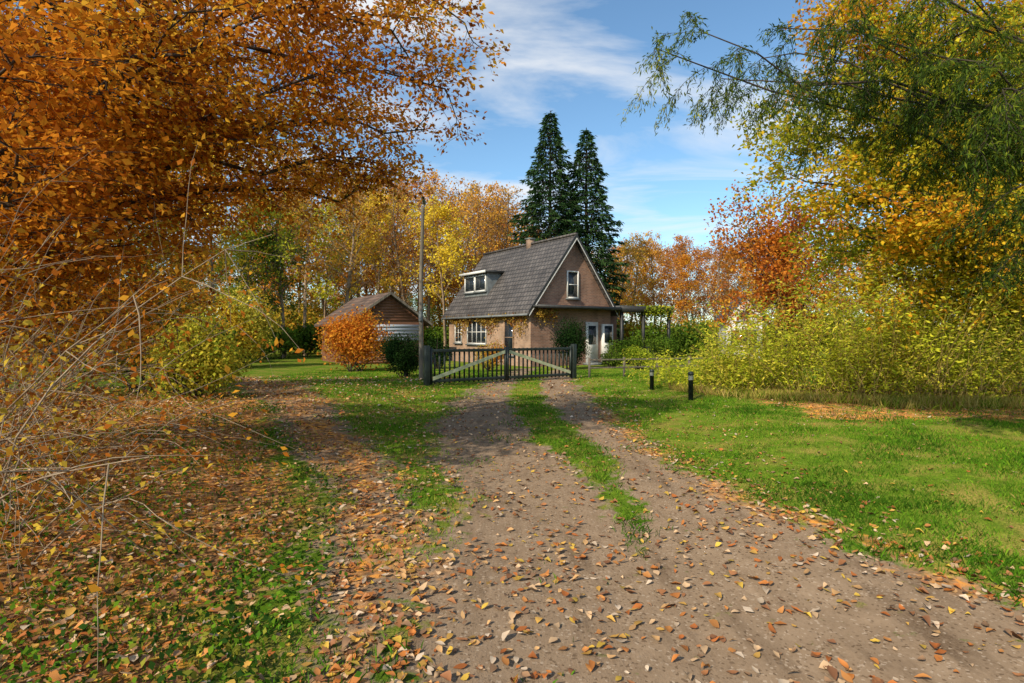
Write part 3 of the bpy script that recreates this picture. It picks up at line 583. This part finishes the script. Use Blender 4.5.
# ---------------------------------------------------------------- bollards
def bollard(px,D,hh_):
    x=(px-512)/F*D; z=float(h(x,D)); mb=MB(); prof=[(.0,-.05,0),(.058,-.05,0),(.058,hh_*.70,0),(.061,hh_*.701,1),(.061,hh_*.86,1),(.064,hh_*.861,0),(.066,hh_*.93,0),(.05,hh_*.985,0),(.0,hh_,0)]
    K=20; v=[(r*math.cos(a*6.2832/K),r*math.sin(a*6.2832/K),zz) for r,zz,_ in prof for a in range(K)]
    for i in range(len(prof)-1):
        f=[[i*K+a,i*K+(a+1)%K,(i+1)*K+(a+1)%K,(i+1)*K+a] for a in range(K)]
        if i==0: mb.add(v,f,0)
        else:
            mb.f.append((np.array(f),1 if (prof[i][2]==1 and prof[i+1][2]==1) else 0))
    o=mb.obj('garden_bollard',[M_black,M_white]); o.location=(x,D,z)
bollard(691,13.4,.68); bollard(652,16.0,.58)
# ---------------------------------------------------------------- lamp pole
mb=MB(); x,y=(421-512)/F*20,20.0
tubes(mb,[(np.array([0,0,-.1]),np.array([0,0,3.5]),.08,.07),(np.array([0,0,3.5]),np.array([.08,0,6.1]),.07,.055)],12,0)
tubes(mb,[(np.array([.06,0,5.9]),np.array([.18,-.12,6.25]),.025,.025)],8,0)
tubes(mb,[(np.array([.13,-.06,6.22]),np.array([.16,-.5,6.3]),.07,.05)],10,1)
tubes(mb,[(np.array([0,-.10,2.1]),np.array([0,-.10,2.45]),.07,.07)],6,1)
o=mb.obj('street_lamp',[M_pole,M_grey],smooth_=True); o.location=(x,y,0)
# ---------------------------------------------------------------- sky, sun
el=math.radians(34); sx,sy=-.60,-.80
S3=Vector((sx*math.cos(el),sy*math.cos(el),math.sin(el)))
li=bpy.data.lights.new('sun','SUN'); li.energy=5.0; li.angle=math.radians(.6); li.color=(1,.87,.67)
lo=bpy.data.objects.new('sun',li); lo.rotation_euler=S3.to_track_quat('Z','Y').to_euler(); scene.collection.objects.link(lo)
w=bpy.data.worlds.new('World'); scene.world=w; w.use_nodes=True; nt=w.node_tree; nt.nodes.clear()
sk=nt.nodes.new('ShaderNodeTexSky'); sk.sky_type='NISHITA'; sk.sun_disc=False; sk.sun_elevation=el; sk.sun_rotation=math.atan2(sx,sy)%(2*math.pi); sk.dust_density=.3; sk.ozone_density=1.2
tc=nt.nodes.new('ShaderNodeTexCoord'); sp=nt.nodes.new('ShaderNodeSeparateXYZ'); nt.links.new(tc.outputs['Generated'],sp.inputs[0])
zz=math_(nt,'ADD',math_(nt,'MAXIMUM',sp.outputs[2],0.0),.12)
cb=nt.nodes.new('ShaderNodeCombineXYZ'); nt.links.new(math_(nt,'DIVIDE',sp.outputs[0],zz),cb.inputs[0]); nt.links.new(math_(nt,'MULTIPLY',math_(nt,'DIVIDE',sp.outputs[1],zz),2.4),cb.inputs[1])
no=nt.nodes.new('ShaderNodeTexNoise'); no.inputs['Scale'].default_value=.8; no.inputs['Detail'].default_value=7; no.inputs['Roughness'].default_value=.55; no.inputs['Distortion'].default_value=.7
mp=nt.nodes.new('ShaderNodeMapping'); mp.inputs['Rotation'].default_value=(0,0,.35); mp.inputs['Location'].default_value=(3.1,1.2,0); nt.links.new(cb.outputs[0],mp.inputs[0]); nt.links.new(mp.outputs[0],no.inputs['Vector'])
r=nt.nodes.new('ShaderNodeMapRange'); r.inputs[1].default_value=.45; r.inputs[2].default_value=.68; r.inputs[4].default_value=.92; nt.links.new(no.outputs[0],r.inputs[0])
mx=mixc(nt,r.outputs[0],mixc(nt,1.0,sk.outputs[0],(1.02,1.28,1.36),'MULTIPLY'),(7.0,7.1,7.2))
bg=nt.nodes.new('ShaderNodeBackground'); bg.inputs[1].default_value=.135; nt.links.new(mx,bg.inputs[0])
ou=nt.nodes.new('ShaderNodeOutputWorld'); nt.links.new(bg.outputs[0],ou.inputs[0])
try: w.cycles.sampling_method='NONE'
except Exception as e: print(e)
scene.view_settings.view_transform='Standard'; scene.view_settings.look='None'; scene.view_settings.exposure=0
cam=bpy.data.cameras.new('camera'); cam.sensor_width=36; cam.lens=20; cam.clip_end=3000; cam.clip_start=.05
co=bpy.data.objects.new('camera',cam); co.location=(0,0,1.6); co.rotation_euler=(math.radians(90-.65),0,0); scene.collection.objects.link(co); scene.camera=co
print('faces',sum(len(o.data.polygons) for o in scene.objects if o.type=='MESH'))
